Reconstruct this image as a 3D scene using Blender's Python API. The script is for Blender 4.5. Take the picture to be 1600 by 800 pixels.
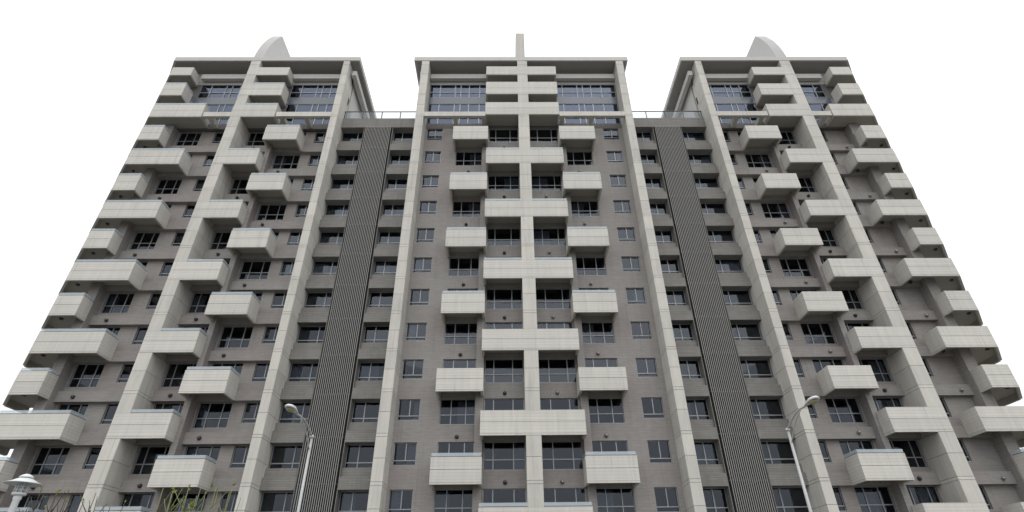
import bpy, math, random
from mathutils import Vector, Matrix
random.seed(7)
S = bpy.context.scene
for o in list(bpy.data.objects):
    bpy.data.objects.remove(o, do_unlink=True)
COL = S.collection

# ------------------------------------------------------------------ camera
RIGHT = Vector((0.9999243, -0.00704, -0.01009135))
UP = Vector((0.0046527, -0.54291453, 0.83977507))
FWD = Vector((0.01139076, 0.83975845, 0.54284068))
CAMLOC = Vector((0.0, 0.0, 1.6))
cam = bpy.data.cameras.new('camera')
cam.sensor_width = 36.0
cam.lens = 849.16 * 36.0 / 1600.0
cam.clip_start = 0.1
cam.clip_end = 3000
cob = bpy.data.objects.new('camera', cam)
M = Matrix((RIGHT, UP, -FWD)).transposed().to_4x4()
M.translation = CAMLOC
cob.matrix_world = M
COL.objects.link(cob)
S.camera = cob

# ------------------------------------------------------------------ sky, sun, exposure
SUN_ELEV, SUN_AZ = 58.0, 12.0          # azimuth measured from straight behind the camera, towards the right
w = bpy.data.worlds.new('World')
S.world = w
w.use_nodes = True
nt = w.node_tree
nt.nodes.clear()
out = nt.nodes.new('ShaderNodeOutputWorld')
bg = nt.nodes.new('ShaderNodeBackground')
bg.inputs['Strength'].default_value = 0.14
sky = nt.nodes.new('ShaderNodeTexSky')
sky.sky_type = 'NISHITA'
sky.sun_disc = False
sky.sun_elevation = math.radians(SUN_ELEV)
sky.sun_rotation = math.radians(180 - SUN_AZ)
sky.dust_density = 6.0
sky.air_density = 1.0
hs = nt.nodes.new('ShaderNodeHueSaturation')
hs.inputs['Saturation'].default_value = 0.12
hs.inputs['Value'].default_value = 1.0
# even overcast cloud layer, brighter towards the zenith (CIE overcast sky)
tc = nt.nodes.new('ShaderNodeTexCoord')
sx = nt.nodes.new('ShaderNodeSeparateXYZ')
ramp = nt.nodes.new('ShaderNodeMapRange')
ramp.inputs['From Min'].default_value = 0.0
ramp.inputs['From Max'].default_value = 1.0
ramp.inputs['To Min'].default_value = 8.6
ramp.inputs['To Max'].default_value = 12.5
cmb = nt.nodes.new('ShaderNodeVectorMath')
cmb.operation = 'SCALE'
cmb.inputs[0].default_value = (0.972, 0.99, 1.01)
mix = nt.nodes.new('ShaderNodeMix')
mix.data_type = 'RGBA'
mix.inputs[0].default_value = 0.85
L = nt.links.new
L(tc.outputs['Generated'], sx.inputs[0])
L(sx.outputs['Z'], ramp.inputs['Value'])
L(ramp.outputs['Result'], cmb.inputs['Scale'])
L(sky.outputs[0], hs.inputs['Color'])
L(hs.outputs[0], mix.inputs[6])
L(cmb.outputs[0], mix.inputs[7])
L(mix.outputs[2], bg.inputs['Color'])
L(bg.outputs[0], out.inputs['Surface'])

sl = bpy.data.lights.new('sun', 'SUN')
sl.energy = 1.0
sl.angle = math.radians(80)
sl.color = (1.0, 0.965, 0.92)
so = bpy.data.objects.new('sun', sl)
az, el = math.radians(SUN_AZ), math.radians(SUN_ELEV)
sdir = Vector((math.sin(az) * math.cos(el), -math.cos(az) * math.cos(el), math.sin(el)))
so.rotation_euler = sdir.to_track_quat('Z', 'Y').to_euler()
so.location = sdir * 120
COL.objects.link(so)

S.render.engine = 'CYCLES'
S.view_settings.view_transform = 'Standard'
S.view_settings.look = 'None'
S.view_settings.exposure = -0.09
S.view_settings.gamma = 1.0
S.view_settings.use_curve_mapping = False
S.cycles.max_bounces = 8
S.cycles.transparent_max_bounces = 10

# ------------------------------------------------------------------ materials
def new_mat(name):
    m = bpy.data.materials.new(name)
    m.use_nodes = True
    t = m.node_tree
    b = t.nodes['Principled BSDF']
    return m, t, b

def N(t, kind, **kw):
    n = t.nodes.new(kind)
    for k, v in kw.items():
        if k in n.inputs.keys():
            n.inputs[k].default_value = v
        else:
            setattr(n, k, v)
    return n

def math_n(t, op, a, b=None, c=None):
    n = t.nodes.new('ShaderNodeMath')
    n.operation = op
    for i, v in enumerate((a, b, c)):
        if v is None:
            continue
        if isinstance(v, (int, float)):
            n.inputs[i].default_value = v
        else:
            t.links.new(v, n.inputs[i])
    return n.outputs[0]

def noise(t, scale, detail=4, vec=None, rough=0.55):
    n = N(t, 'ShaderNodeTexNoise', Scale=scale, Detail=detail, Roughness=rough)
    if vec is not None:
        t.links.new(vec, n.inputs['Vector'])
    return n.outputs['Fac']

def mapped(t, pos, s):
    n = t.nodes.new('ShaderNodeVectorMath')
    n.operation = 'MULTIPLY'
    t.links.new(pos, n.inputs[0])
    n.inputs[1].default_value = s
    return n.outputs[0]

def shade(t, b, col, fac):
    """base colour times a scalar factor"""
    n = t.nodes.new('ShaderNodeVectorMath')
    n.operation = 'SCALE'
    n.inputs[0].default_value = col
    t.links.new(fac, n.inputs['Scale'])
    t.links.new(n.outputs[0], b.inputs['Base Color'])

def stone_mat(name, col, rough=0.85, mott=0.16, streak=0.16, line_h=0.0, line_amt=0.0, rand=0.06, bump=0.15, brick=None, tint=None, grime=0.0):
    m, t, b = new_mat(name)
    geo = t.nodes.new('ShaderNodeNewGeometry')
    pos = geo.outputs['Position']
    sep = t.nodes.new('ShaderNodeSeparateXYZ')
    t.links.new(pos, sep.inputs[0])
    n1 = noise(t, 0.7, 5, pos)
    n2 = noise(t, 9.0, 5, pos, 0.7)
    n3 = noise(t, 1.0, 4, mapped(t, pos, (2.6, 2.6, 0.10)), 0.65)
    oi = t.nodes.new('ShaderNodeObjectInfo')
    f = math_n(t, 'MULTIPLY_ADD', n1, mott * 1.6, 1.0 - mott * 0.8)
    g = math_n(t, 'MULTIPLY_ADD', n2, mott * 1.1, 1.0 - mott * 0.55)
    s = math_n(t, 'MULTIPLY_ADD', n3, streak * 2.0, 1.0 - streak)
    r = math_n(t, 'MULTIPLY_ADD', oi.outputs['Random'], rand * 2, 1.0 - rand)
    f = math_n(t, 'MULTIPLY', math_n(t, 'MULTIPLY', f, g), math_n(t, 'MULTIPLY', s, r))
    h = n2
    if grime:
        dn = noise(t, 1.0, 2, mapped(t, pos, (7.5, 7.5, 0.28)), 0.5)
        dm = t.nodes.new('ShaderNodeMapRange')
        dm.inputs['From Min'].default_value = 0.60
        dm.inputs['From Max'].default_value = 0.74
        dm.inputs['To Min'].default_value = 1.0
        dm.inputs['To Max'].default_value = 1.0 - grime * 1.1
        t.links.new(dn, dm.inputs['Value'])
        f = math_n(t, 'MULTIPLY', f, dm.outputs[0])
        gn = noise(t, 1.0, 3, mapped(t, pos, (1.1, 1.1, 0.22)), 0.6)
        gm = t.nodes.new('ShaderNodeMapRange')
        gm.inputs['From Min'].default_value = 0.56
        gm.inputs['From Max'].default_value = 0.78
        gm.inputs['To Min'].default_value = 1.0
        gm.inputs['To Max'].default_value = 1.0 - grime
        t.links.new(gn, gm.inputs['Value'])
        f = math_n(t, 'MULTIPLY', f, gm.outputs[0])
    if line_h:
        jit = math_n(t, 'MULTIPLY_ADD', noise(t, 0.35, 2, pos), 0.02, 0.0)
        fr = math_n(t, 'FRACT', math_n(t, 'DIVIDE', math_n(t, 'ADD', sep.outputs['Z'], jit), line_h))
        ln = math_n(t, 'LESS_THAN', fr, 0.13)
        # every course keeps its own strength and its own tone
        cid = math_n(t, 'FLOOR', math_n(t, 'DIVIDE', sep.outputs['Z'], line_h))
        wn = t.nodes.new('ShaderNodeTexWhiteNoise')
        wn.noise_dimensions = '1D'
        t.links.new(cid, wn.inputs['W'])
        amt = math_n(t, 'MULTIPLY', math_n(t, 'MULTIPLY_ADD', wn.outputs['Value'], 0.8, 0.6), line_amt)
        f = math_n(t, 'MULTIPLY', f, math_n(t, 'SUBTRACT', 1.0, math_n(t, 'MULTIPLY', ln, amt)))
        f = math_n(t, 'MULTIPLY', f, math_n(t, 'MULTIPLY_ADD', wn.outputs['Value'], line_amt * 0.35, 1.0 - line_amt * 0.17))
        h = math_n(t, 'SUBTRACT', h, math_n(t, 'MULTIPLY', ln, 0.8))
    if brick:
        # single tiles: own tone for each
        bx = t.nodes.new('ShaderNodeCombineXYZ')
        xy = math_n(t, 'ADD', sep.outputs['X'], sep.outputs['Y'])
        t.links.new(xy, bx.inputs['X'])
        t.links.new(sep.outputs['Z'], bx.inputs['Y'])
        br = N(t, 'ShaderNodeTexBrick', Scale=1.0)
        br.inputs['Brick Width'].default_value = brick[0]
        br.inputs['Row Height'].default_value = brick[1]
        br.inputs['Mortar Size'].default_value = 0.008
        br.inputs['Color1'].default_value = (0.93, 0.93, 0.93, 1)
        br.inputs['Color2'].default_value = (1.05, 1.05, 1.05, 1)
        br.inputs['Mortar'].default_value = (0.88, 0.88, 0.88, 1)
        t.links.new(bx.outputs[0], br.inputs['Vector'])
        f = math_n(t, 'MULTIPLY', f, br.outputs['Color'])
    if tint:
        mx = t.nodes.new('ShaderNodeMix')
        mx.data_type = 'RGBA'
        mx.inputs[6].default_value = (*col, 1)
        mx.inputs[7].default_value = (*tint, 1)
        rm = t.nodes.new('ShaderNodeMapRange')
        rm.inputs['From Min'].default_value = 0.4
        rm.inputs['From Max'].default_value = 0.62
        t.links.new(noise(t, 0.28, 3, pos), rm.inputs['Value'])
        t.links.new(rm.outputs[0], mx.inputs[0])
        n = t.nodes.new('ShaderNodeVectorMath')
        n.operation = 'SCALE'
        t.links.new(mx.outputs[2], n.inputs[0])
        t.links.new(f, n.inputs['Scale'])
        t.links.new(n.outputs[0], b.inputs['Base Color'])
    else:
        shade(t, b, col, f)
    b.inputs['Roughness'].default_value = rough
    if bump:
        bp = N(t, 'ShaderNodeBump', Strength=bump, Distance=0.02)
        t.links.new(h, bp.inputs['Height'])
        t.links.new(bp.outputs[0], b.inputs['Normal'])
    return m

def plain(name, col, rough=0.5, metal=0.0, var=0.08):
    m, t, b = new_mat(name)
    geo = t.nodes.new('ShaderNodeNewGeometry')
    f = math_n(t, 'MULTIPLY_ADD', noise(t, 5.0, 3, geo.outputs['Position']), var * 2, 1 - var)
    shade(t, b, col, f)
    b.inputs['Roughness'].default_value = rough
    b.inputs['Metallic'].default_value = metal
    return m

def glass_mat(name, tint, ior, refl_tint=(1, 1, 1), rough=0.02):
    m, t, b = new_mat(name)
    t.nodes.remove(b)
    o = t.nodes['Material Output']
    tr = t.nodes.new('ShaderNodeBsdfTransparent')
    tr.inputs['Color'].default_value = (*tint, 1)
    gl = t.nodes.new('ShaderNodeBsdfGlossy')
    gl.inputs['Color'].default_value = (*refl_tint, 1)
    gl.inputs['Roughness'].default_value = rough
    geo = t.nodes.new('ShaderNodeNewGeometry')
    fr = N(t, 'ShaderNodeFresnel', IOR=ior)
    # the far face of the sheet is met from inside: use the inverse index there so that it mirrors as little as the near face
    t.links.new(math_n(t, 'MULTIPLY_ADD', geo.outputs['Backfacing'], 1.0 / ior - ior, ior), fr.inputs['IOR'])
    ms = t.nodes.new('ShaderNodeMixShader')
    t.links.new(fr.outputs[0], ms.inputs[0])
    t.links.new(tr.outputs[0], ms.inputs[1])
    t.links.new(gl.outputs[0], ms.inputs[2])
    t.links.new(ms.outputs[0], o.inputs['Surface'])
    return m

def sky_glass_mat(name, col, fac):
    """laminated glass: part clear, part pale scattering colour painted for the reflected sky"""
    m, t, b = new_mat(name)
    o = t.nodes['Material Output']
    tr = t.nodes.new('ShaderNodeBsdfTransparent')
    tr.inputs['Color'].default_value = (0.85, 0.90, 0.92, 1)
    b.inputs['Base Color'].default_value = (*col, 1)
    b.inputs['Roughness'].default_value = 0.12
    b.inputs['Specular IOR Level'].default_value = 0.8
    ms = t.nodes.new('ShaderNodeMixShader')
    ms.inputs[0].default_value = fac
    t.links.new(tr.outputs[0], ms.inputs[1])
    t.links.new(b.outputs[0], ms.inputs[2])
    t.links.new(ms.outputs[0], o.inputs['Surface'])
    return m

MAT = dict(
    concrete=stone_mat('pale_concrete', (0.53, 0.514, 0.475), mott=0.14, streak=0.18, bump=0.12, grime=0.15),
    cladding=stone_mat('pale_cladding', (0.56, 0.543, 0.505), mott=0.08, streak=0.13, line_h=0.221, line_amt=0.17, rand=0.05, bump=0.06, grime=0.11),
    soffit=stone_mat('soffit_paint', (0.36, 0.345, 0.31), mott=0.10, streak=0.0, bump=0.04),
    tile=stone_mat('taupe_tile', (0.272, 0.260, 0.249), mott=0.07, streak=0.09, line_h=0.235, line_amt=0.10, rand=0.0, brick=(0.47, 0.1175), bump=0.08, tint=(0.274, 0.250, 0.242), grime=0.10),
    link=stone_mat('grey_tile', (0.205, 0.201, 0.190), mott=0.12, streak=0.14, line_h=0.157, line_amt=0.30, rand=0.0, brick=(0.6, 0.157), bump=0.08, grime=0.14),
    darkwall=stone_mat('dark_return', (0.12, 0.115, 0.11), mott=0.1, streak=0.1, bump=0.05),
    fin=stone_mat('fin_grey', (0.46, 0.455, 0.445), mott=0.07, streak=0.06, bump=0.05),
    eave=stone_mat('eave_grey', (0.50, 0.495, 0.48), mott=0.08, streak=0.05, bump=0.05),
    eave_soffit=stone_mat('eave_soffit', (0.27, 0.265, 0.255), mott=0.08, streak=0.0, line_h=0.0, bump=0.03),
    joint=plain('joint_dark', (0.10, 0.098, 0.09), 0.9),
    slat=plain('louvre_slat', (0.27, 0.266, 0.26), 0.5, 0.0),
    slatback=plain('louvre_back', (0.012, 0.012, 0.012), 0.9),  # near-black colour carries the shadow in the gaps between slats
    frame=plain('aluminium_frame', (0.27, 0.285, 0.30), 0.4, 0.35),
    sill=plain('dark_sill', (0.06, 0.06, 0.065), 0.5),
    glass=glass_mat('window_glass', (0.50, 0.53, 0.58), 1.53, (0.84, 0.91, 1.0)),
    curtain_glass=glass_mat('curtain_wall_glass', (0.26, 0.29, 0.36), 1.75, (0.66, 0.76, 0.97)),
    spandrel=plain('spandrel_panel', (0.115, 0.13, 0.155), 0.25, 0.0),
    rail_glass=sky_glass_mat('rail_glass', (0.62, 0.68, 0.72), 0.45),  # pale base colour stands in for the sky mirrored in the glass
    railing_glass=glass_mat('roof_rail_glass', (0.86, 0.88, 0.90), 1.35, (0.92, 0.97, 1.0), 0.05),
    steel=plain('dark_steel', (0.05, 0.05, 0.055), 0.45, 0.3),
    interior=plain('room_dark', (0.14, 0.135, 0.13), 0.9),
    drape=plain('drape_cloth', (0.55, 0.55, 0.55), 0.9),
    vent=plain('vent_dark', (0.05, 0.05, 0.05), 0.4),
    ventsteel=plain('vent_steel', (0.30, 0.30, 0.30), 0.35, 0.6),
    lampgrey=plain('lamp_pole_paint', (0.42, 0.43, 0.43), 0.45, 0.2),
    lampwhite=plain('lamp_white_paint', (0.64, 0.66, 0.67), 0.35),
    lens=plain('lamp_lens', (0.34, 0.33, 0.18), 0.25),
    bark=plain('twig_bark', (0.055, 0.05, 0.035), 0.8, 0, 0.3),
    bark2=plain('twig_green_bark', (0.17, 0.185, 0.08), 0.75, 0, 0.3),
    bud=plain('young_leaf', (0.17, 0.21, 0.035), 0.6, 0, 0.3),
    ground=stone_mat('paving', (0.15, 0.144, 0.13), mott=0.15, streak=0.0, rand=0.0, bump=0.1),
    asphalt=stone_mat('asphalt', (0.055, 0.055, 0.055), mott=0.25, streak=0.0, rand=0.0, bump=0.2),
    kerb=stone_mat('kerb_stone', (0.35, 0.345, 0.33), mott=0.15, streak=0.0),
    marking=plain('road_paint', (0.7, 0.7, 0.68), 0.7),
)

# ------------------------------------------------------------------ mesh helper
class MB:
    def __init__(self):
        self.v, self.f = [], []
    def box(self, x0, x1, y0, y1, z0, z1):
        n = len(self.v)
        self.v += [(x0, y0, z0), (x1, y0, z0), (x1, y1, z0), (x0, y1, z0), (x0, y0, z1), (x1, y0, z1), (x1, y1, z1), (x0, y1, z1)]
        self.f += [tuple(n + i for i in q) for q in ((0, 3, 2, 1), (4, 5, 6, 7), (0, 1, 5, 4), (1, 2, 6, 5), (2, 3, 7, 6), (3, 0, 4, 7))]
        return self
    def prism(self, pts, z0, z1):
        """plan polygon, counter-clockwise, extruded upwards"""
        a = sum(pts[i][0] * pts[(i + 1) % len(pts)][1] - pts[(i + 1) % len(pts)][0] * pts[i][1] for i in range(len(pts)))
        if a < 0:
            pts = pts[::-1]
        n, k = len(self.v), len(pts)
        self.v += [(p[0], p[1], z0) for p in pts] + [(p[0], p[1], z1) for p in pts]
        self.f += [tuple(n + i for i in reversed(range(k))), tuple(n + k + i for i in range(k))]
        self.f += [(n + i, n + (i + 1) % k, n + k + (i + 1) % k, n + k + i) for i in range(k)]
        return self
    def plate(self, prof, x0, x1):
        """(y, z) outline extruded along x"""
        n, k = len(self.v), len(prof)
        self.v += [(x0, p[0], p[1]) for p in prof] + [(x1, p[0], p[1]) for p in prof]
        self.f += [tuple(n + i for i in range(k)), tuple(n + k + i for i in reversed(range(k)))]
        self.f += [(n + (i + 1) % k, n + i, n + k + i, n + k + (i + 1) % k) for i in range(k)]
        return self
    def quad(self, *p):
        n = len(self.v)
        self.v += list(p)
        self.f.append(tuple(range(n, n + len(p))))
        return self
    def tube(self, pts, rad, seg=8, cap=True):
        pts = [Vector(p) for p in pts]
        if not isinstance(rad, (list, tuple)):
            rad = [rad] * len(pts)
        base = len(self.v)
        ref = Vector((0.3, 0.9, 0.2)).normalized()
        for i, p in enumerate(pts):
            d = (pts[min(i + 1, len(pts) - 1)] - pts[max(i - 1, 0)]).normalized()
            a = d.cross(ref)
            if a.length < 1e-3:
                a = d.cross(Vector((1, 0, 0)))
            a.normalize()
            b = d.cross(a)
            for s in range(seg):
                t = 2 * math.pi * s / seg
                self.v.append(tuple(p + (a * math.cos(t) + b * math.sin(t)) * rad[i]))
        for i in range(len(pts) - 1):
            for s in range(seg):
                q = base + i * seg
                self.f.append((q + s, q + (s + 1) % seg, q + seg + (s + 1) % seg, q + seg + s))
        if cap:
            self.f.append(tuple(base + s for s in reversed(range(seg))))
            e = base + (len(pts) - 1) * seg
            self.f.append(tuple(e + s for s in range(seg)))
        return self
    def lathe(self, cx, cy, prof, seg=24):
        """(radius, z) outline spun round a vertical axis"""
        base = len(self.v)
        for r, z in prof:
            for s in range(seg):
                t = 2 * math.pi * s / seg
                self.v.append((cx + r * math.cos(t), cy + r * math.sin(t), z))
        for i in range(len(prof) - 1):
            for s in range(seg):
                q = base + i * seg
                self.f.append((q + s, q + (s + 1) % seg, q + seg + (s + 1) % seg, q + seg + s))
        self.f.append(tuple(base + s for s in reversed(range(seg))))
        e = base + (len(prof) - 1) * seg
        self.f.append(tuple(e + s for s in range(seg)))
        return self
    def build(self, name, mat, parent=None, smooth=False):
        me = bpy.data.meshes.new(name)
        me.from_pydata(self.v, [], self.f)
        if smooth:
            for p in me.polygons:
                p.use_smooth = True
        me.materials.append(MAT[mat])
        o = bpy.data.objects.new(name, me)
        COL.objects.link(o)
        if parent is not None:
            o.parent = parent
            o.matrix_parent_inverse = BASEINV.get(parent.name, ident())
        return o

def ident():
    return Matrix.Identity(4)
BASEINV = {}

def empty(name, loc, label, cat, group=None):
    o = bpy.data.objects.new(name, None)
    o.empty_display_size = 0.5
    o.location = loc
    COL.objects.link(o)
    o['label'] = label
    o['category'] = cat
    if group:
        o['group'] = group
    BASEINV[o.name] = Matrix.Translation(Vector(loc)).inverted()
    return o

def struct(o):
    o['kind'] = 'structure'
    return o

# ------------------------------------------------------------------ ground
g = MB().quad((-900, -900, 0), (900, -900, 0), (900, 900, 0), (-900, 900, 0))
struct(g.build('ground', 'ground'))
struct(MB().box(-400, 400, 9.4, 17.0, -0.3, 0.004).build('road', 'asphalt'))
struct(MB().box(-400, 400, 17.0, 17.25, -0.3, 0.13).build('kerb', 'kerb'))
struct(MB().box(-400, 400, 17.25, 22.0, -0.3, 0.12).build('pavement', 'ground'))
mk = MB()
for i in range(-16, 17):
    mk.box(i * 8.0 - 1.8, i * 8.0 + 1.8, 13.1, 13.22, -0.1, 0.008)
struct(mk.build('road_marking', 'marking'))

# ------------------------------------------------------------------ building
F = 38.86            # plane of the balcony fronts, pillars and columns
W = 40.60            # window wall of the central tower
W2 = 41.00           # window wall of the side towers
PF = 40.04           # front of the piers
H = 3.2
Z0 = 8.55
PH = 1.77            # parapet height
def zk(k):
    return Z0 + H * k
ZB = zk(11)          # bottom of the frame beam below the penthouse
K0, K1 = -1, 10

B = empty('apartment_building', (1.85, 46.0, 0.0),
          'grey and beige apartment block of three linked towers with staggered boxy balconies', 'building')

def px_area(x0, x1, y, z0, z1):
    """size in the picture and whether it can show: only used to pick the 300 largest panes"""
    def pr(p):
        d = Vector(p) - CAMLOC
        t = d.dot(FWD)
        return 800 + 849.16 * d.dot(RIGHT) / t, 400 - 849.16 * d.dot(UP) / t
    a, b = pr((x0, y, z0)), pr((x1, y, z1))
    if max(a[0], b[0]) < 0 or min(a[0], b[0]) > 1600 or min(a[1], b[1]) > 800:
        return 0
    return abs(a[0] - b[0]) * abs(a[1] - b[1])

PANES = []           # (area, window, x0, x1, y, z0, z1, material)

def window(x0, x1, z0, z1, y, cols=(), rows=(), colrows=None, fw=0.05, mw=0.07, mat='glass', sill=True, drape=0.34, hidden_below=None):
    m = MB()
    d = 0.09
    m.box(x0, x1, y, y + d, z0, z0 + fw)
    m.box(x0, x1, y, y + d, z1 - fw, z1)
    m.box(x0, x0 + fw, y, y + d, z0 + fw, z1 - fw)
    m.box(x1 - fw, x1, y, y + d, z0 + fw, z1 - fw)
    xs = [x0 + fw] + [x0 + (x1 - x0) * c for c in cols] + [x1 - fw]
    zs = [z0 + fw] + list(rows) + [z1 - fw]
    for r in rows:
        m.box(x0 + fw, x1 - fw, y - 0.015, y + d - 0.01, r - mw / 2, r + mw / 2)
    for i, c in enumerate(xs[1:-1]):
        for j in range(len(zs) - 1):
            if colrows and (j not in colrows):
                continue
            a = zs[j] + (mw / 2 if j else 0)
            b = zs[j + 1] - (mw / 2 if j < len(zs) - 2 else 0)
            m.box(c - mw / 2, c + mw / 2, y - 0.01, y + d - 0.005, a, b)
    if sill:
        m.box(x0 - 0.0, x1 + 0.0, y - 0.10, y, z0 - 0.0, z0 + 0.045)
    wo = m.build('window', 'frame', B)
    for j in range(len(zs) - 1):
        cx = xs if (not colrows or j in colrows) else [xs[0], xs[-1]]
        za = zs[j] + (mw / 2 if j else 0)
        zb = zs[j + 1] - (mw / 2 if j < len(zs) - 2 else 0)
        for i in range(len(cx) - 1):
            xa = cx[i] + (mw / 2 if i else 0)
            xb = cx[i + 1] - (mw / 2 if i < len(cx) - 2 else 0)
            ar = px_area(xa, xb, y, za, zb)
            if hidden_below is not None and (za + zb) / 2 < hidden_below:
                ar *= 0.05
            PANES.append((ar, wo, xa, xb, y + 0.045, za, zb, mat))
    if random.random() < drape:
        # a drawn drape behind part of the glass
        side = random.random() < 0.5
        wd = (x1 - x0) * random.uniform(0.25, 0.62)
        xa = x0 + fw if side else x1 - fw - wd
        nfold = max(6, int(wd / 0.07))
        cm = MB()
        top = z1 - 0.12
        for i in range(nfold):
            xl, xr = xa + wd * i / nfold, xa + wd * (i + 1) / nfold
            ya = y + 0.24 + (0.05 if i % 2 else 0.0)
            yb = y + 0.24 + (0.0 if i % 2 else 0.05)
            cm.quad((xl, ya, z0 - 0.3), (xr, yb, z0 - 0.3), (xr, yb, top), (xl, ya, top))
        cm.build('drape', 'drape', wo)
    return wo

def wall_with_openings(x0, x1, z0, z1, y, ops, mat, reveal=0.22):
    """front sheet with holes and their reveals, one mesh"""
    xs = sorted({x0, x1} | {v for o in ops for v in (o[0], o[1]) if x0 < v < x1})
    zs = sorted({z0, z1} | {v for o in ops for v in (o[2], o[3]) if z0 < v < z1})
    m = MB()
    for i in range(len(xs) - 1):
        for j in range(len(zs) - 1):
            cx, cz = (xs[i] + xs[i + 1]) / 2, (zs[j] + zs[j + 1]) / 2
            if any(o[0] < cx < o[1] and o[2] < cz < o[3] for o in ops):
                continue
            m.quad((xs[i], y, zs[j]), (xs[i + 1], y, zs[j]), (xs[i + 1], y, zs[j + 1]), (xs[i], y, zs[j + 1]))
    yb = y + reveal
    for a, b, c, d in ops:
        c2, d2 = max(c, z0), min(d, z1)
        m.quad((a, y, c2), (a, yb, c2), (a, yb, d2), (a, y, d2))
        m.quad((b, y, d2), (b, yb, d2), (b, yb, c2), (b, y, c2))
        m.quad((a, y, c2), (b, y, c2), (b, yb, c2), (a, yb, c2))
        m.quad((a, yb, d2), (b, yb, d2), (b, y, d2), (a, y, d2))
    m.quad((x0, yb, z0), (x0, yb, z1), (x0, y, z1), (x0, y, z0))
    m.quad((x1, yb, z1), (x1, yb, z0), (x1, y, z0), (x1, y, z1))
    return m.build('wall', mat, B)

WREV = 0.13          # windows sit this far behind the wall face

def bay_windows(kind, x0, x1, y, flip=False, balcony=lambda k: False, krange=None, heads=0.0):
    """punches one column of windows, returns the openings"""
    ops = []
    for k in (krange or range(K0, K1 + 1)):
        zt = zk(k + 1) - heads
        hb = zk(k) + 2.1 if balcony(k) else None
        if kind == 'small':
            zb = zk(k) + 1.60
            c = (0.53,)
            window(x0, x1, zb, zt, y + WREV, c, (zk(k) + 1.95,), colrows=(1,), mw=0.07)
        elif kind == 'A':
            zb = zk(k) + 1.25
            c = (0.27, 0.69) if flip else (0.31, 0.73)
            window(x0, x1, zb, zt, y + WREV, c, (zk(k) + 2.0,), hidden_below=hb)
        elif kind == 'B':
            zb = zk(k) + 1.22
            c = (0.28, 0.77) if flip else (0.23, 0.72)
            window(x0, x1, zb, zt, y + WREV, c, (zk(k) + 1.95,), hidden_below=hb)
        ops.append((x0, x1, zb, zt))
    return ops

def vent(x, y, z, steel=False):
    m = MB()
    m.tube([(x, y + 0.02, z), (x, y - 0.05, z)], [0.15, 0.15], 12)
    m.tube([(x, y - 0.05, z + 0.01), (x, y - 0.14, z - 0.01), (x, y - 0.20, z - 0.07)], [0.13, 0.125, 0.07], 12)
    m.build('wall_vent', 'ventsteel' if steel else 'vent', B, True)

# ---- balconies -------------------------------------------------------------
def panel_run(p, q, z0, z1, th, m):
    """upright slab of thickness th whose OUTER face runs p -> q (outside on the right hand of p->q)"""
    d = Vector((q[0] - p[0], q[1] - p[1])).normalized()
    n = Vector((-d[1], d[0]))          # left of travel = inside
    a = (p[0] + n[0] * th, p[1] + n[1] * th)
    b = (q[0] + n[0] * th, q[1] + n[1] * th)
    m.prism([p, q, b, a], z0, z1)
    return m

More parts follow.
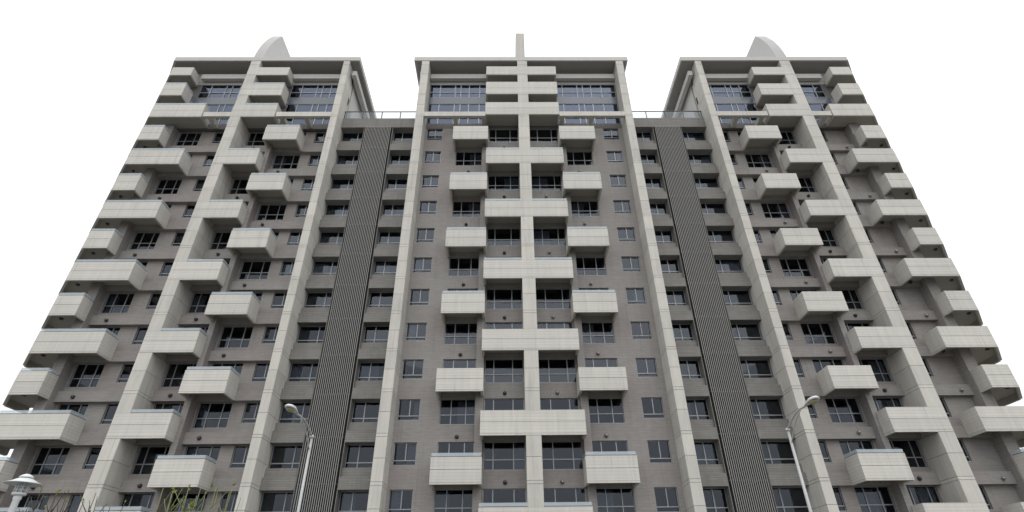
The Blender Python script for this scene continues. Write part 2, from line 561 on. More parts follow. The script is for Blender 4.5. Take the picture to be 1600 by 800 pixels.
def balcony(outer, k, rail, back, height=PH, zb=None, label=None, soffit_drop=0.5, open_left=False):
    """outer: plan points of the outer face from the left end to the right end (as seen from the street);
       back: y of the slab's rear edge"""
    z = zk(k) if zb is None else zb
    th = 0.14
    slab = [tuple(p) for p in outer]
    bx0, bx1 = outer[0][0], outer[-1][0]
    poly = slab + ([] if abs(outer[-1][1] - back) < 1e-4 else [(bx1, back)]) + ([] if abs(outer[0][1] - back) < 1e-4 else [(bx0, back)])
    # pull the slab and its inner lining in behind the cladding
    def inset(d):
        c = []
        n = len(slab)
        for i, p in enumerate(slab):
            if i == 0:
                dd = Vector((slab[1][0] - p[0], slab[1][1] - p[1])).normalized()
                nn = Vector((-dd[1], dd[0]))
                c.append((p[0] + nn[0] * d, p[1] + nn[1] * d))
            elif i == n - 1:
                dd = Vector((p[0] - slab[i - 1][0], p[1] - slab[i - 1][1])).normalized()
                nn = Vector((-dd[1], dd[0]))
                c.append((p[0] + nn[0] * d, p[1] + nn[1] * d))
            else:
                d1 = Vector((p[0] - slab[i - 1][0], p[1] - slab[i - 1][1])).normalized()
                d2 = Vector((slab[i + 1][0] - p[0], slab[i + 1][1] - p[1])).normalized()
                n1, n2 = Vector((-d1[1], d1[0])), Vector((-d2[1], d2[0]))
                bis = (n1 + n2)
                s = d / max(0.2, bis.length_squared / 2)
                c.append((p[0] + bis[0] * s, p[1] + bis[1] * s))
        return c
    i1 = inset(th - 0.03)
    i2 = inset(th + 0.09)
    m = MB()
    sp = list(i1)
    if abs(outer[-1][1] - back) > 1e-4:
        sp.append((i1[-1][0], back))
    if abs(outer[0][1] - back) > 1e-4:
        sp.append((i1[0][0], back))
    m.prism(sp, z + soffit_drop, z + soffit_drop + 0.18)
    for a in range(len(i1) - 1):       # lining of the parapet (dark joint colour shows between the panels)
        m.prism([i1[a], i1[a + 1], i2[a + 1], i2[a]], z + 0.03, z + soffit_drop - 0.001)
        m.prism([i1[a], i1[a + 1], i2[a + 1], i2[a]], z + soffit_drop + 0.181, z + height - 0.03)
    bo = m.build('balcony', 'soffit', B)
    if label:
        bo['label'] = label
    for a in range(len(slab) - 1):
        p, q = slab[a], slab[a + 1]
        front = abs(p[1] - q[1]) < 1e-4
        # mitred ends: shorten panels meeting a front so that faces never share a plane
        d = Vector((q[0] - p[0], q[1] - p[1]))
        ln = d.length
        d.normalize()
        if not front:
            e0 = 0.0 if a == 0 else 0.006
            e1 = 0.0 if a == len(slab) - 2 else 0.006
            P = (p[0] + d[0] * (e0 and th * (1.0) + e0), p[1] + d[1] * (e0 and th * 1.0 + e0))
            Q = (q[0] - d[0] * (e1 and th * 1.0 + e1), q[1] - d[1] * (e1 and th * 1.0 + e1))
        else:
            P, Q = p, q
        nm = 'front_panel' if front else 'side_panel'
        zmid = z + 0.13 + (height - 0.13) * 0.5
        tr = panel_run(P, Q, z, z + 0.115, th + 0.02, MB())
        tr.build('bottom_trim', 'concrete', bo)
        if front and height > 1.5:
            panel_run(P, Q, z + 0.13, zmid - 0.012, th - 0.004, MB()).build(nm, 'cladding', bo)
            panel_run(P, Q, zmid + 0.012, z + height, th, MB()).build(nm, 'cladding', bo)
        else:
            panel_run(P, Q, z + 0.13, z + height, th, MB()).build(nm, 'cladding', bo)
        if rail:
            rg = MB()
            ins = 0.02
            n = Vector((-d[1], d[0]))
            e = 0.05
            pa = (p[0] + n[0] * ins + d[0] * e, p[1] + n[1] * ins + d[1] * e)
            qa = (q[0] + n[0] * ins - d[0] * e, q[1] + n[1] * ins - d[1] * e)
            panel_run(pa, qa, z + height + 0.046, z + height + 0.27, 0.025, rg)
            rg.build('glass_rail', 'rail_glass', bo)
            hb = MB()
            panel_run((pa[0], pa[1]), (qa[0], qa[1]), z + height + 0.001, z + height + 0.045, 0.05, hb)
            hb.build('rail_shoe', 'steel', bo)
    return bo

# ---- columns and pillars made of stacked concrete panels ---------------------
def column(x0, x1, y1, ztop, blocks=()):
    """stack of panels; blocks are the z ranges taken by balcony fronts that run through flush"""
    co = MB().box(x0 + 0.05, x1 - 0.05, F + 0.16, y1 - 0.02, 0.0, ztop - 0.02).build('column', 'joint', B)
    cuts = [0.0]
    for k in range(-1, 14):
        cuts += [c for c in (zk(k), zk(k) + 0.22, zk(k) + 1.75) if c < ztop - 0.15]
    cuts.append(ztop)
    gp = 0.024
    segs = []
    for a, b in zip(cuts[:-1], cuts[1:]):
        parts = [(a, b - gp)]
        for c, d in blocks:
            nxt = []
            for p, q in parts:
                if d <= p or c >= q:
                    nxt.append((p, q))
                    continue
                if c - p > 0.03:
                    nxt.append((p, c - 0.006))
                if q - d > 0.03:
                    nxt.append((d + 0.006, q))
            parts = nxt
        segs += parts
    for a, b in segs:
        MB().box(x0, x1, F, y1, a, b).build('concrete_panel', 'concrete', co)
    # behind the flush balcony fronts the pillar runs on, set back
    for c, d in blocks:
        MB().box(x0, x1, F + 0.30, y1, c + 0.004, d - 0.004).build('pillar_core', 'concrete', co)
    return co

even = lambda k: k % 2 == 0
odd = lambda k: k % 2 != 0

# ===================== central tower
CX0, CX1 = -8.34, 12.30
cw = []
cw += bay_windows('small', -8.15, -6.52, W)
cw += bay_windows('A', -5.0, -2.36, W, balcony=even)
cw += bay_windows('B', -1.68, 1.34, W, balcony=odd)
cw += bay_windows('B', 2.52, 5.48, W, True, balcony=odd)
cw += bay_windows('A', 6.18, 8.80, W, True, balcony=even)
cw += bay_windows('small', 10.26, 11.86, W)
wall_with_openings(CX0, CX1, 0.0, ZB, W, cw, 'tile')
for a, b in ((-2.34, -1.76), (5.56, 6.14)):
    MB().box(a, b, PF, W - 0.003, 0, ZB - 0.01).build('pier', 'tile', B)
column(-9.15, -8.34, 41.2, 52.5)
column(12.30, 13.08, 41.2, 52.5)
CBOX = ((44.02, 1.80, 11), (47.1, 1.90, 12), (50.2, 1.35, 13))
column(1.36, 2.44, W, 52.5, [(zk(k), zk(k) + PH) for k in range(-1, 10, 2)] + [(z, z + h) for z, h, k in CBOX])
MB().plate([(F, 52.52), (F, 57.42), (45.0, 57.42), (45.0, 52.52)], 1.25, 2.22).build('spire', 'concrete', B)
crail_n = {0: 1, 4: 1, 6: 1, 8: 1}
crail_w = {5: 1, 7: 1, 9: 1, -1: 1}
for k in range(0, 11, 2):
    balcony([(-5.21, W), (-5.21, F), (-1.72, F), (-1.72, PF)] if False else [(-5.21, W - 0.004), (-5.21, F), (-1.72, F), (-1.72, W - 0.004)], k, crail_n.get(k), W - 0.004)
    balcony([(5.41, W - 0.004), (5.41, F), (8.97, F), (8.97, W - 0.004)], k, crail_n.get(k), W - 0.004)
for k in range(-1, 10, 2):
    balcony([(-1.88, PF - 0.004), (-1.88, F), (5.63, F), (5.63, PF - 0.004)], k, crail_w.get(k), W - 0.004)
for zb, h, k in CBOX:
    balcony([(-2.03, 40.3), (-2.03, F), (5.56, F), (5.56, 40.3)], k, 0, W - 0.004, height=h, zb=zb, soffit_drop=0.12)
for k in range(K0, K1 + 1):
    z = zk(k)
    if odd(k):
        vent(-3.65, W, z + 0.36); vent(7.31, W, z + 0.36, True)
    else:
        vent(-0.13, W, z + 0.40); vent(3.88, W, z + 0.40, True)

# ===================== side towers
def side_tower(s):
    """s = 'L' or 'R'"""
    if s == 'L':
        col = (-17.78, -17.10); bayA = (-23.50, -17.10); pier = (-23.96, -23.50); bayB = (-26.88, -23.96)
        pil = (-27.93, -26.88); bayC = (-34.13, -27.93); pierC = (-34.94, -34.13)
        A = (-23.94, -20.60); Bx = (-26.88, -23.84)
        wA = (-23.36, -20.86); wS = (-19.86, -18.26); wB = (-26.74, -24.12); wCs = (-30.32, -28.70); wC = (-33.98, -31.74)
    else:
        col = (21.10, 21.80); bayA = (21.10, 27.16); pier = (27.16, 27.62); bayB = (27.62, 30.56)
        pil = (30.56, 31.70); bayC = (31.70, 35.94); pierC = (35.94, 36.86)
        A = (24.26, 27.57); Bx = (27.46, 30.56)
        wA = (24.55, 27.04); wS = (22.0, 23.55); wB = (27.80, 30.42); wCs = (32.2, 33.80); wC = None
    fl = s == 'R'
    ops = bay_windows('A', *wA, W2, fl, balcony=even) + bay_windows('small', *wS, W2)
    wall_with_openings(bayA[0], bayA[1], 0, ZB, W2, ops, 'tile')
    ops = bay_windows('B', *wB, W2, fl, balcony=odd)
    wall_with_openings(bayB[0], bayB[1], 0, ZB, W2, ops, 'tile')
    ops = bay_windows('small', *wCs, W2)
    if wC:
        ops += bay_windows('A', *wC, W2, fl)
    wall_with_openings(bayC[0], bayC[1], 0, ZB, W2, ops, 'tile')
    for p in (pier, pierC):
        MB().box(p[0], p[1], PF, W2 + 0.3, 0, ZB - 0.01).build('pier', 'tile', B)
    for k in range(K0, K1 + 1):
        for bx in (bayA, bayB, bayC):
            e = 0.004
            MB().box(bx[0] + e, bx[1] - e, W, W2 - 0.004, zk(k), zk(k) + 0.85).build('spandrel_band', 'tile', B)
        xa = -22.36 if s == 'L' else 25.96
        if odd(k):
            vent(xa, W, zk(k) + 0.42, fl)
        else:
            vent(-25.5 if s == 'L' else 29.13, W, zk(k) + 0.40, False)
        if not (s == 'L' and odd(k)):
            vent(-32.8 if s == 'L' else 35.07, W, zk(k) + 0.36, fl and even(k))
    # inner column, big pillar with its fin
    column(col[0], col[1], W2, 52.5)
    SBOX = ((43.75, 1.75, 11), (46.95, 1.75, 12), (50.15, 1.27, 13))
    column(pil[0], pil[1], W2, 52.5, [(zk(k), zk(k) + PH) for k in range(-1, 10, 2)] + [(z, z + h) for z, h, k in SBOX])
    prof = [(F, 52.52), (F + 0.03, 52.9)]
    for i in range(1, 15):
        u = i / 14
        zc = 52.9 + u * 6.9
        prof.append((F + 0.03 + 0.30 * math.sqrt(u) + 1.72 * u * u, zc))
    prof += [(41.1, 59.86), (50.0, 59.86), (50.0, 52.52)]
    MB().plate(prof, pil[0], pil[1]).build('roof_fin', 'fin', B)
    # balconies
    for k in range(0, 11, 2):
        balcony([(A[0], W - 0.004), (A[0], F), (A[1], F), (A[1], W - 0.004)], k, s == 'L' or k == 0, W2 - 0.01)
    for k in range(-1, 10, 2):
        if s == 'L':
            pts = [(pil[0], F + 0.146), (pil[0], F), (Bx[1], F), (Bx[1], PF - 0.004)]
            pts = [(pil[0], F), (Bx[1], F), (Bx[1], PF - 0.004)]
        else:
            pts = [(Bx[0], PF - 0.004), (Bx[0], F), (pil[1], F)]
        balcony(pts, k, s == 'L', W2 - 0.01)
    for k in range(-1, 12):
        wide = odd(k)
        if k == 11:
            continue
        if s == 'L':
            xr = -31.11 if wide else -34.10
            yb = W - 0.004 if wide else PF - 0.004
            pts = [(-38.55, 43.6), (-38.55, 41.35), (-36.19, F), (xr, F), (xr, yb)]
        else:
            xl = 34.01 if wide else 36.04
            yb = W - 0.004 if wide else PF - 0.004
            pts = [(xl, yb), (xl, F), (38.06, F), (40.6, 41.7), (40.6, 43.9)]
        bo = balcony(pts, k, s == 'L' or k == 0, pts[-1][1] if s == 'R' else pts[0][1])
        # lamp under the corner slab
        lx = -36.4 if s == 'L' else 38.6
        MB().lathe(lx, 40.4, [(0.13, zk(k) + 0.36), (0.15, zk(k) + 0.42), (0.15, zk(k) + 0.499)], 12).build('soffit_lamp', 'vent', bo)
    # boxes of the top storeys
    for zb, h, k in SBOX:
        if s == 'L':
            balcony([(pil[0], F), (-23.5, F), (-23.5, 40.25)], k, k < 13, W - 0.004, height=h, zb=zb, soffit_drop=0.12)
            xr = -30.9 if k == 11 else -33.9
            balcony([(-38.3, 43.6), (-38.3, 41.2), (-36.19, F), (xr, F), (xr, 40.3)], k, k < 13, 43.6, height=h, zb=zb, soffit_drop=0.12)
        else:
            balcony([(27.2, 40.25), (27.2, F), (pil[1], F)], k, 0, W - 0.004, height=h, zb=zb, soffit_drop=0.12)
            xl = 33.8 if k == 11 else 35.85
            balcony([(xl, 40.3), (xl, F), (38.06, F), (40.3, 41.4), (40.3, 43.9)], k, 0, 43.9, height=h, zb=zb, soffit_drop=0.12)
    # outer flank
    xo = pierC[0] if s == 'L' else pierC[1]
    if s == 'L':
        MB().box(xo, xo + 0.3, W2 + 0.31, 56, 0, 52.5).build('wall', 'tile', B)
    else:
        MB().box(xo - 0.3, xo, W2 + 0.31, 56, 0, 52.5).build('wall', 'tile', B)
    return dict(col=col, pil=pil, pierC=pierC, pier=pier)

TL = side_tower('L')
TR = side_tower('R')

# ===================== penthouse storeys: frame beam, pergola, curtain wall, roof
def penthouse(x0, x1, ex0, ex1, chamfer, solid, cross, glass_spans, flank):
    # beam on the front plane, cut where boxes are
    for a, b in solid:
        MB().box(a, b, F + 0.003, F + 0.36, 43.8, 44.42).build('frame_beam', 'concrete', B)
    for c in cross:
        MB().box(c - 0.2, c + 0.2, F + 0.37, W - 0.004, 43.84, 44.38).build('pergola_beam', 'concrete', B)
    # wall strips
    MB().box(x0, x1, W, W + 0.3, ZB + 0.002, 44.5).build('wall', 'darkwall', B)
    MB().box(x0, x1, W, W + 0.3, 50.66, 52.49).build('wall', 'eave', B)
    MB().box(x0, x1, W + 0.02, W + 0.3, 47.56, 48.58).build('spandrel_panel', 'spandrel', B)
    # eaves beam in front of the curtain wall
    for a, b in glass_spans:
        MB().box(a, b, 40.02, 40.45, 51.02, 51.72).build('eave_beam', 'eave', B)
    for a, b in glass_spans:
        # narrow and wide lights alternate
        xs, c, i = [], a, 0
        pat = [1.15, 1.65, 0.62, 0.92]
        while True:
            c += pat[i % 4]
            i += 1
            if c > b - 0.5:
                break
            xs.append((c - a) / (b - a))
        window(a, b, 48.582, 50.658, W + 0.05, xs, (49.42,), mw=0.09, mat='curtain_glass', sill=False, drape=0.0)
        window(a, b, 44.502, 47.558, W + 0.05, xs, (45.4,), mw=0.09, mat='curtain_glass', sill=False, drape=0.0)
        # rest of the curtain wall hidden behind the boxes is plain wall
    rest = []
    cur = x0
    for a, b in sorted(glass_spans):
        if a - cur > 0.02:
            rest.append((cur, a))
        cur = b
    if x1 - cur > 0.02:
        rest.append((cur, x1))
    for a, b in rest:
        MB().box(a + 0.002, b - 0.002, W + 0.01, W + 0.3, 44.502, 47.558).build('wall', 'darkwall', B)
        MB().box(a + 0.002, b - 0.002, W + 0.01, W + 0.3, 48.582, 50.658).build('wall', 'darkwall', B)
    # roof slab with its fascia, soffit sheet underneath
    def outline(d):
        y0, a, b = F - 0.01 + d, ex0 + d, ex1 - d
        pts = [(a, y0), (b, y0)]
        if chamfer > 0:
            pts += [(b + 1.7, y0 + 2.1), (b + 1.7, 56.5 - d)]
        else:
            pts += [(b, 56.5 - d)]
        if chamfer < 0:
            pts += [(a - 1.5, 56.5 - d), (a - 1.5, y0 + 1.9)]
        else:
            pts += [(a, 56.5 - d)]
        return pts
    ro = MB().prism(outline(0.0), 52.56, 53.16).build('roof', 'eave', B)
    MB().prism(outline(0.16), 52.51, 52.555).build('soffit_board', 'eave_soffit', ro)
    MB().box(x0, x1, 55.7, 56.0, 0, 52.5).build('wall', 'tile', B)
    # flanks above the links
    for xf, sgn in flank:
        a, b = (xf - 0.3, xf) if sgn > 0 else (xf, xf + 0.3)
        MB().box(a, b, 41.32, 55.69, 0.0, 44.5).build('wall', 'tile', B)
        MB().box(a, b, 41.32, 55.69, 50.66, 52.49).build('wall', 'eave', B)
        MB().box(a, b, 41.32, 43.2, 44.51, 50.65).build('wall', 'eave', B)
        MB().box(a + 0.02, b - 0.02, 43.21, 55.69, 44.51, 50.65).build('spandrel_panel', 'eave', B)
        c = (xf + 0.25, xf + 0.68) if sgn > 0 else (xf - 0.68, xf - 0.25)
        MB().box(c[0], c[1], 39.6, 55.6, 51.02, 51.72).build('eave_beam', 'eave', B)

penthouse(-8.34, 12.30, -10.04, 13.67, 0,
          [(-8.33, -2.04), (5.57, 12.29)], [-5.15, -2.2, 5.9, 8.9],
          [(-8.30, -1.6), (5.2, 12.25)], [(-8.7, -1), (12.65, 1)])
penthouse(-34.94, -17.10, -36.45, -16.05, -1,
          [(-23.36, -17.79), (-30.76, -27.94)], [-22.9, -20.4, -30.2],
          [(-23.6, -17.85), (-33.6, -27.98)], [(-17.10, 1)])
penthouse(21.10, 36.86, 19.60, 38.35, 1,
          [(21.81, 27.06), (31.71, 33.66)], [24.0, 26.6, 33.2],
          [(21.85, 27.3), (31.75, 35.5)], [(21.10, -1)])

# ===================== links with louvre screens
def link(x0, x1, lx0, lx1, m0, m1):
    spans = [(x0, lx0 - 0.16), (lx1 + 0.16, x1)]
    for i, (a, b) in enumerate(spans):
        for k in range(K0, K1 + 1):
            z = zk(k)
            MB().box(a, b, 40.40, 41.7, z, z + 0.85).build('spandrel_band', 'link', B)
            MB().box(a + 0.003, b - 0.003, 40.66, 41.7, z + 0.852, z + 1.50).build('sill_band', 'link', B)
            window(a + 0.02, b - 0.02, z + 1.502, zk(k + 1) - 0.003, 41.14, ((m0, m1)[i],), (z + 1.92,), mw=0.075, drape=0.35)
        MB().box(a, b, 40.40, 41.7, 0, zk(-1) - 0.004).build('wall', 'link', B)
    # parapet and roof of the link
    MB().box(x0, x1, 40.38, 41.7, zk(11), 45.08).build('parapet', 'link', B)
    MB().box(x0, x1, 41.71, 55.5, 44.0, 44.6).build('roof', 'eave', B)
    MB().box(x0, x1, 55.0, 55.6, 0, 43.9).build('wall', 'link', B)
    # louvre screen: dark backing box, slats standing proud, rails per storey
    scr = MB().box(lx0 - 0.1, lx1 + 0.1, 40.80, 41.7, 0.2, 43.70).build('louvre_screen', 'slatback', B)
    for sx0, sx1 in ((lx0 - 0.155, lx0 - 0.105), (lx1 + 0.105, lx1 + 0.155)):
        MB().box(sx0, sx1, 40.42, 41.7, 0.2, 43.74).build('side_panel', 'link', scr)
    n = 18
    st = (lx1 - lx0) / n
    for i in range(n):
        c = lx0 + st * (i + 0.5)
        MB().box(c - 0.025, c + 0.025, 40.30, 40.35, 0.3, 43.85).build('slat', 'slat', scr)
    for k in range(-1, 12):
        MB().box(lx0, lx1, 40.50, 40.58, zk(k) + 0.35, zk(k) + 0.43).build('screen_rail', 'steel', scr)
    # glass railing on the roof edge
    rl = MB()
    rl.box(x0, x1, 40.49, 40.56, 46.19, 46.27)
    rl.box(x0, x1, 40.50, 40.56, 45.081, 45.13)
    ro = rl.build('roof_railing', 'steel', B)
    nb = 4
    for i in range(nb + 1):
        c = x0 + 0.03 + (x1 - x0 - 0.06) * i / nb
        MB().box(c - 0.045, c + 0.045, 40.565, 40.61, 45.09, 46.25).build('post', 'steel', ro)
    for i in range(nb):
        a = x0 + 0.06 + (x1 - x0 - 0.06) * i / nb
        b = x0 + (x1 - x0 - 0.06) * (i + 1) / nb
        MB().box(a, b, 40.514, 40.526, 45.135, 46.195).build('glass_panel', 'railing_glass', ro)

link(-17.09, -9.16, -14.55, -11.85, 0.70, 0.36)
link(13.09, 21.09, 15.60, 18.30, 0.60, 0.30)

# ===================== rooms behind the glass
for x0, x1, y in ((CX0, CX1, W), (-34.6, -17.15, W2), (21.2, 36.5, W2), (-17.0, -9.2, 41.3), (13.15, 21.0, 41.3)):
    m = MB()
    top = 13 if x1 - x0 > 9 else 10
    for k in range(K0, top + 1):
        m.box(x0 + 0.35, x1 - 0.35, y + 0.32, 46.0, zk(k) + 0.45, zk(k) + 0.7)
    m.box(x0 + 0.35, x1 - 0.35, 46.0, 46.1, 0.1, zk(top + 1) - 1.0)
    nx = max(1, int((x1 - x0) / 3.4))
    for i in range(1, nx):
        c = x0 + (x1 - x0) * i / nx
        m.box(c - 0.06, c + 0.06, y + 0.5, 45.99, 0.1, zk(top + 1) - 1.0)
    m.build('interior', 'interior', B)

# ===================== panes: the 300 that show largest are parts of their own
PANES.sort(key=lambda p: -p[0])
rest = {}
for i, (ar, wo, xa, xb, y, za, zb, mat) in enumerate(PANES):
    t1, t2 = random.uniform(-0.004, 0.004), random.uniform(-0.004, 0.004)
    def quadbox(m):
        n = len(m.v)
        m.box(xa, xb, y, y + 0.012, za, zb)
        xc, zc = (xa + xb) / 2, (za + zb) / 2
        m.v[n:] = [(v[0], v[1] + t1 * (v[0] - xc) + t2 * (v[2] - zc), v[2]) for v in m.v[n:]]
    if i < 300:
        m = MB()
        quadbox(m)
        m.build('pane', mat, wo)
    else:
        quadbox(rest.setdefault(mat, MB()))
for mat, m in rest.items():
    o = m.build('glazing', mat, B)
    o['kind'] = 'stuff'

# ------------------------------------------------------------------ street lamps
def street_lamp(px, py, pz, hx, hy, hz, label):
    o = empty('street_lamp', (px, py, 0.12), label, 'street lamp', 'street lamps along the pavement')
    pole = MB().tube([(px, py, 0.12), (px, py, pz)], [0.070, 0.046], 14)
    pole.tube([(px, py, 0.12), (px, py, 0.5)], [0.14, 0.13], 14)
    pole.build('pole', 'lampgrey', o, True)
    cap = MB().lathe(px, py, [(0.07, pz - 0.06), (0.078, pz - 0.04), (0.078, pz + 0.02), (0.03, pz + 0.05)], 14)
    cap.build('pole_cap', 'lampgrey', o, True)
    hd = Vector((hx - px, hy - py, 0)).normalized()
    head = Vector((hx, hy, hz))
    arm, arm2 = [], []
    st = Vector((px, py, pz - 0.02))
    en = head - hd * 0.33 + Vector((0, 0, -0.05))
    for i in range(9):
        t = i / 8
        p = st.lerp(en, t) + Vector((0, 0, 0.16 * math.sin(math.pi * t)))
        arm.append(p)
    MB().tube(arm, 0.032, 10).build('arm', 'lampgrey', o, True)
    st2 = Vector((px, py, pz - 0.52))
    en2 = arm[6] + Vector((0, 0, -0.03))
    for i in range(7):
        t = i / 6
        p = st2.lerp(en2, t) + Vector((0, 0, 0.12 * math.sin(math.pi * t)))
        arm2.append(p)
    MB().tube(arm2, 0.018, 8).build('brace', 'lampgrey', o, True)
    # cobra head: flattened drop with an open underside carrying the lens
    side = Vector((-hd.y, hd.x, 0))
    up = Vector((0, 0, 1))
    m = MB()
    rings = [(-0.42, 0.035, 0.035), (-0.30, 0.07, 0.06), (-0.14, 0.125, 0.10), (0.02, 0.165, 0.125), (0.18, 0.165, 0.115), (0.30, 0.12, 0.08), (0.36, 0.05, 0.04)]
    seg = 16
    for d, wd, hgt in rings:
        c = head + hd * d + up * (0.10 * (d / 0.4) * 0.3)
        for s in range(seg):
            t = 2 * math.pi * s / seg
            zz = math.sin(t) * hgt
            if zz < 0:
                zz *= 0.30
            m.v.append(tuple(c + side * (math.cos(t) * wd) + up * zz))
    for i in range(len(rings) - 1):
        for s in range(seg):
            q = i * seg
            m.f.append((q + s, q + (s + 1) % seg, q + seg + (s + 1) % seg, q + seg + s))
    m.f.append(tuple(reversed(range(seg))))
    m.f.append(tuple((len(rings) - 1) * seg + s for s in range(seg)))
    m.build('lamp_head', 'lampwhite', o, True)
    l = MB()
    seg = 20
    for j, (sc, dz) in enumerate(((1.0, -0.028), (0.85, -0.075), (0.45, -0.105))):
        for s in range(seg):
            t = 2 * math.pi * s / seg
            l.v.append(tuple(head + hd * (0.08 + 0.21 * sc * math.cos(t)) + side * (0.125 * sc * math.sin(t)) + up * dz))
    for j in range(2):
        for s in range(seg):
            q = j * seg
            l.f.append((q + s, q + (s + 1) % seg, q + seg + (s + 1) % seg, q + seg + s))
    l.f.append(tuple(2 * seg + s for s in range(seg)))
    l.build('lens', 'lens', o, True)

street_lamp(-7.0, 20.0, 6.84, -7.25, 18.3, 7.29, 'grey street lamp in front of the louvre screen left of the central tower')
street_lamp(10.24, 20.0, 6.95, 10.47, 18.3, 7.43, 'grey street lamp in front of the right tower, right of the louvre screen')

# ------------------------------------------------------------------ garden lamp
def garden_lamp(x, y):
    o = empty('garden_lamp', (x, y, 0), 'white garden lamp with a wide conical hat at the lower left corner', 'garden lamp')
    MB().lathe(x, y, [(0.12, 0.0), (0.12, 0.04), (0.055, 0.10), (0.050, 3.20), (0.060, 3.22), (0.060, 3.27), (0.05, 3.28)], 16).build('pole', 'lampwhite', o, True)
    MB().lathe(x, y, [(0.05, 3.27), (0.10, 3.28), (0.105, 3.31), (0.088, 3.32)], 20).build('collar', 'lampwhite', o, True)
    MB().lathe(x, y, [(0.080, 3.32), (0.083, 3.34), (0.083, 3.45), (0.07, 3.46)], 20).build('lantern', 'railing_glass', o, True)
    c = MB()
    for i in range(8):
        t = 2 * math.pi * i / 8
        c.tube([(x + 0.092 * math.cos(t), y + 0.092 * math.sin(t), 3.31), (x + 0.092 * math.cos(t), y + 0.092 * math.sin(t), 3.475)], 0.006, 5)
    for zz in (3.36, 3.41):
        c.tube([(x + 0.092 * math.cos(2 * math.pi * i / 20), y + 0.092 * math.sin(2 * math.pi * i / 20), zz) for i in range(21)], 0.005, 5)
    c.build('cage', 'lampwhite', o)
    MB().lathe(x, y, [(0.022, 3.32), (0.03, 3.34), (0.03, 3.43), (0.015, 3.44)], 12).build('bulb', 'lampwhite', o, True)
    MB().lathe(x, y, [(0.06, 3.488), (0.272, 3.452), (0.280, 3.458), (0.19, 3.495), (0.10, 3.545), (0.085, 3.55), (0.02, 3.552)], 28).build('hat', 'lampwhite', o, True)
    MB().lathe(x, y, [(0.075, 3.555), (0.105, 3.558), (0.108, 3.570), (0.07, 3.60), (0.03, 3.618), (0.006, 3.62)], 24).build('hat_cap', 'lampwhite', o, True)

garden_lamp(-8.28, 10.0)

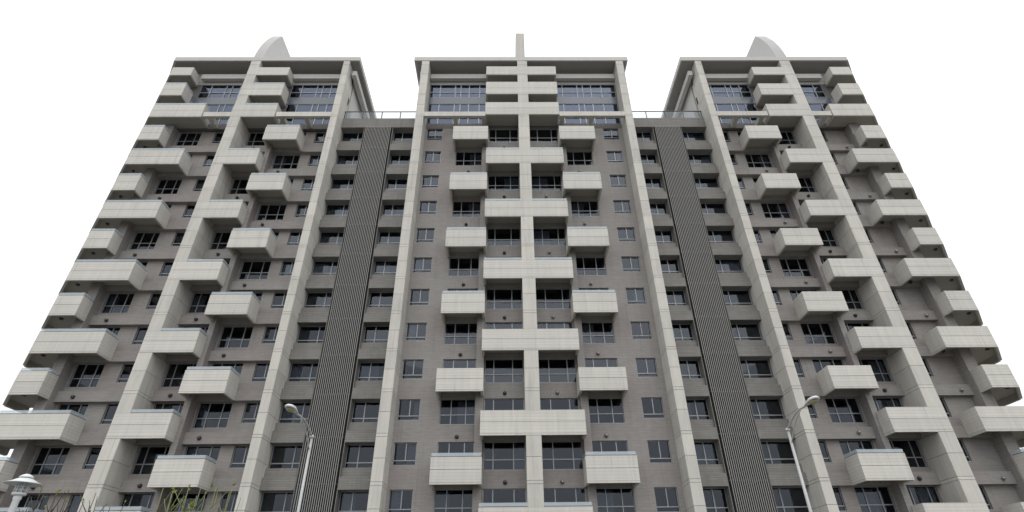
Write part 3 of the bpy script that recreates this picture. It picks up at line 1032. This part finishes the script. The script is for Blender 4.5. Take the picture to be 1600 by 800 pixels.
# ------------------------------------------------------------------ young trees with bare twigs at the lower left
def sapling(x, y, tips, seed, label, barkm, budsize, nbud):
    r = random.Random(seed)
    o = empty('sapling', (x, y, 0), label, 'young tree', 'budding young trees')
    fork = Vector((x, y, 1.25 + r.uniform(-0.1, 0.15)))
    tr = [Vector((x + r.uniform(-0.02, 0.02), y, 0.0)), Vector((x + 0.02, y - 0.02, 0.5)), Vector((x - 0.01, y + 0.01, 0.9)), fork]
    MB().tube(tr, [0.045, 0.036, 0.032, 0.028], 9).build('trunk', barkm, o, True)
    bm, lm = MB(), MB()
    def leafpair(p, d):
        for q in range(r.randint(2, 4)):
            dd = (d + Vector((r.uniform(-0.9, 0.9), r.uniform(-0.9, 0.9), r.uniform(-0.2, 0.8)))).normalized()
            s = dd.cross(Vector((r.uniform(-1, 1), r.uniform(-1, 1), 0.3))).normalized()
            ln = budsize * r.uniform(0.6, 1.3)
            wd = ln * 0.26
            a, b2 = p, p + dd * ln
            mid = p + dd * ln * 0.45 + dd.cross(s) * ln * 0.10
            n = len(lm.v)
            lm.v += [tuple(a), tuple(mid + s * wd), tuple(b2), tuple(mid - s * wd), tuple(mid + dd.cross(s) * 0.004)]
            lm.f += [(n, n + 1, n + 4), (n + 1, n + 2, n + 4), (n + 2, n + 3, n + 4), (n + 3, n, n + 4)]
    for tx, ty, tz in tips:
        t = Vector((tx, ty, tz))
        st = tr[-1].lerp(tr[-2], r.uniform(0, 0.7))
        pts = []
        n = 8
        for i in range(n + 1):
            u = i / n
            p = st.lerp(t, u)
            bow = math.sin(math.pi * u)
            p += Vector(((t.x - st.x) * 0.20 * bow, r.uniform(-0.015, 0.015), -0.10 * bow)) + Vector((r.uniform(-0.014, 0.014), 0, r.uniform(-0.01, 0.01)))
            pts.append(p)
        pts[-1] = t
        bm.tube(pts, [0.013 - 0.009 * i / n for i in range(n + 1)], 6)
        # side twigs
        for i in range(3, n):
            for rep_ in range(r.choice((0, 1, 1, 2))):
                d = (pts[i + 1] - pts[i]).normalized()
                sd = (d + Vector((r.choice((-1, 1)) * r.uniform(0.5, 1.1), r.uniform(-0.5, 0.5), 0.1))).normalized()
                L1 = r.uniform(0.10, 0.30)
                q = [pts[i], pts[i] + sd * L1 * 0.5 + Vector((0, 0, 0.012)), pts[i] + sd * L1 + Vector((0, 0, 0.05))]
                bm.tube(q, [0.007, 0.0055, 0.0035], 5)
                if r.random() < nbud:
                    leafpair(q[-1], sd)
        if r.random() < nbud + 0.25:
            leafpair(t, (pts[-1] - pts[-2]).normalized())
        for i in range(5, n + 1):
            if r.random() < nbud * 0.8:
                leafpair(pts[i], Vector((r.uniform(-1, 1), r.uniform(-1, 1), 0.6)).normalized())
    bm.build('branches', barkm, o, True)
    lf = lm.build('leaves', 'bud', o)
    lf['kind'] = 'stuff'

sapling(-6.02, 8.0, [(-6.47, 8.05, 2.87), (-6.27, 7.9, 3.0), (-6.12, 8.2, 2.93), (-5.95, 8.0, 2.86), (-5.86, 7.85, 2.98), (-6.35, 8.2, 2.80), (-6.2, 8.1, 2.98), (-5.78, 8.1, 2.88), (-6.04, 7.9, 2.95)], 3,
        'bare young tree with dark twigs just right of the white garden lamp', 'bark', 0.05, 0.18)
sapling(-5.50, 8.3, [(-5.80, 8.3, 3.02), (-5.72, 8.25, 2.93), (-5.60, 8.4, 2.86), (-5.35, 8.3, 2.88)], 11,
        'bare young tree with few dark twigs in front of the left pillar', 'bark', 0.04, 0.06)
sapling(-4.35, 8.0, [(-4.70, 8.0, 3.02), (-4.50, 7.9, 2.94), (-4.42, 8.1, 2.90), (-4.33, 7.95, 3.02), (-4.24, 8.1, 3.04), (-4.56, 8.0, 2.82), (-4.62, 8.1, 2.96), (-4.38, 8.05, 2.98), (-4.16, 7.9, 2.9)], 5,
        'young tree with greenish twigs and yellow-green buds below the lowest left balcony', 'bark2', 0.055, 0.30)
sapling(-3.92, 8.15, [(-4.16, 8.1, 2.99), (-4.08, 8.2, 3.06), (-4.0, 8.1, 2.99), (-3.88, 8.2, 2.97), (-3.78, 8.05, 3.05), (-3.70, 8.2, 2.92)], 8,
        'young tree with pale twigs and scattered buds left of the left tower column', 'bark2', 0.05, 0.2)
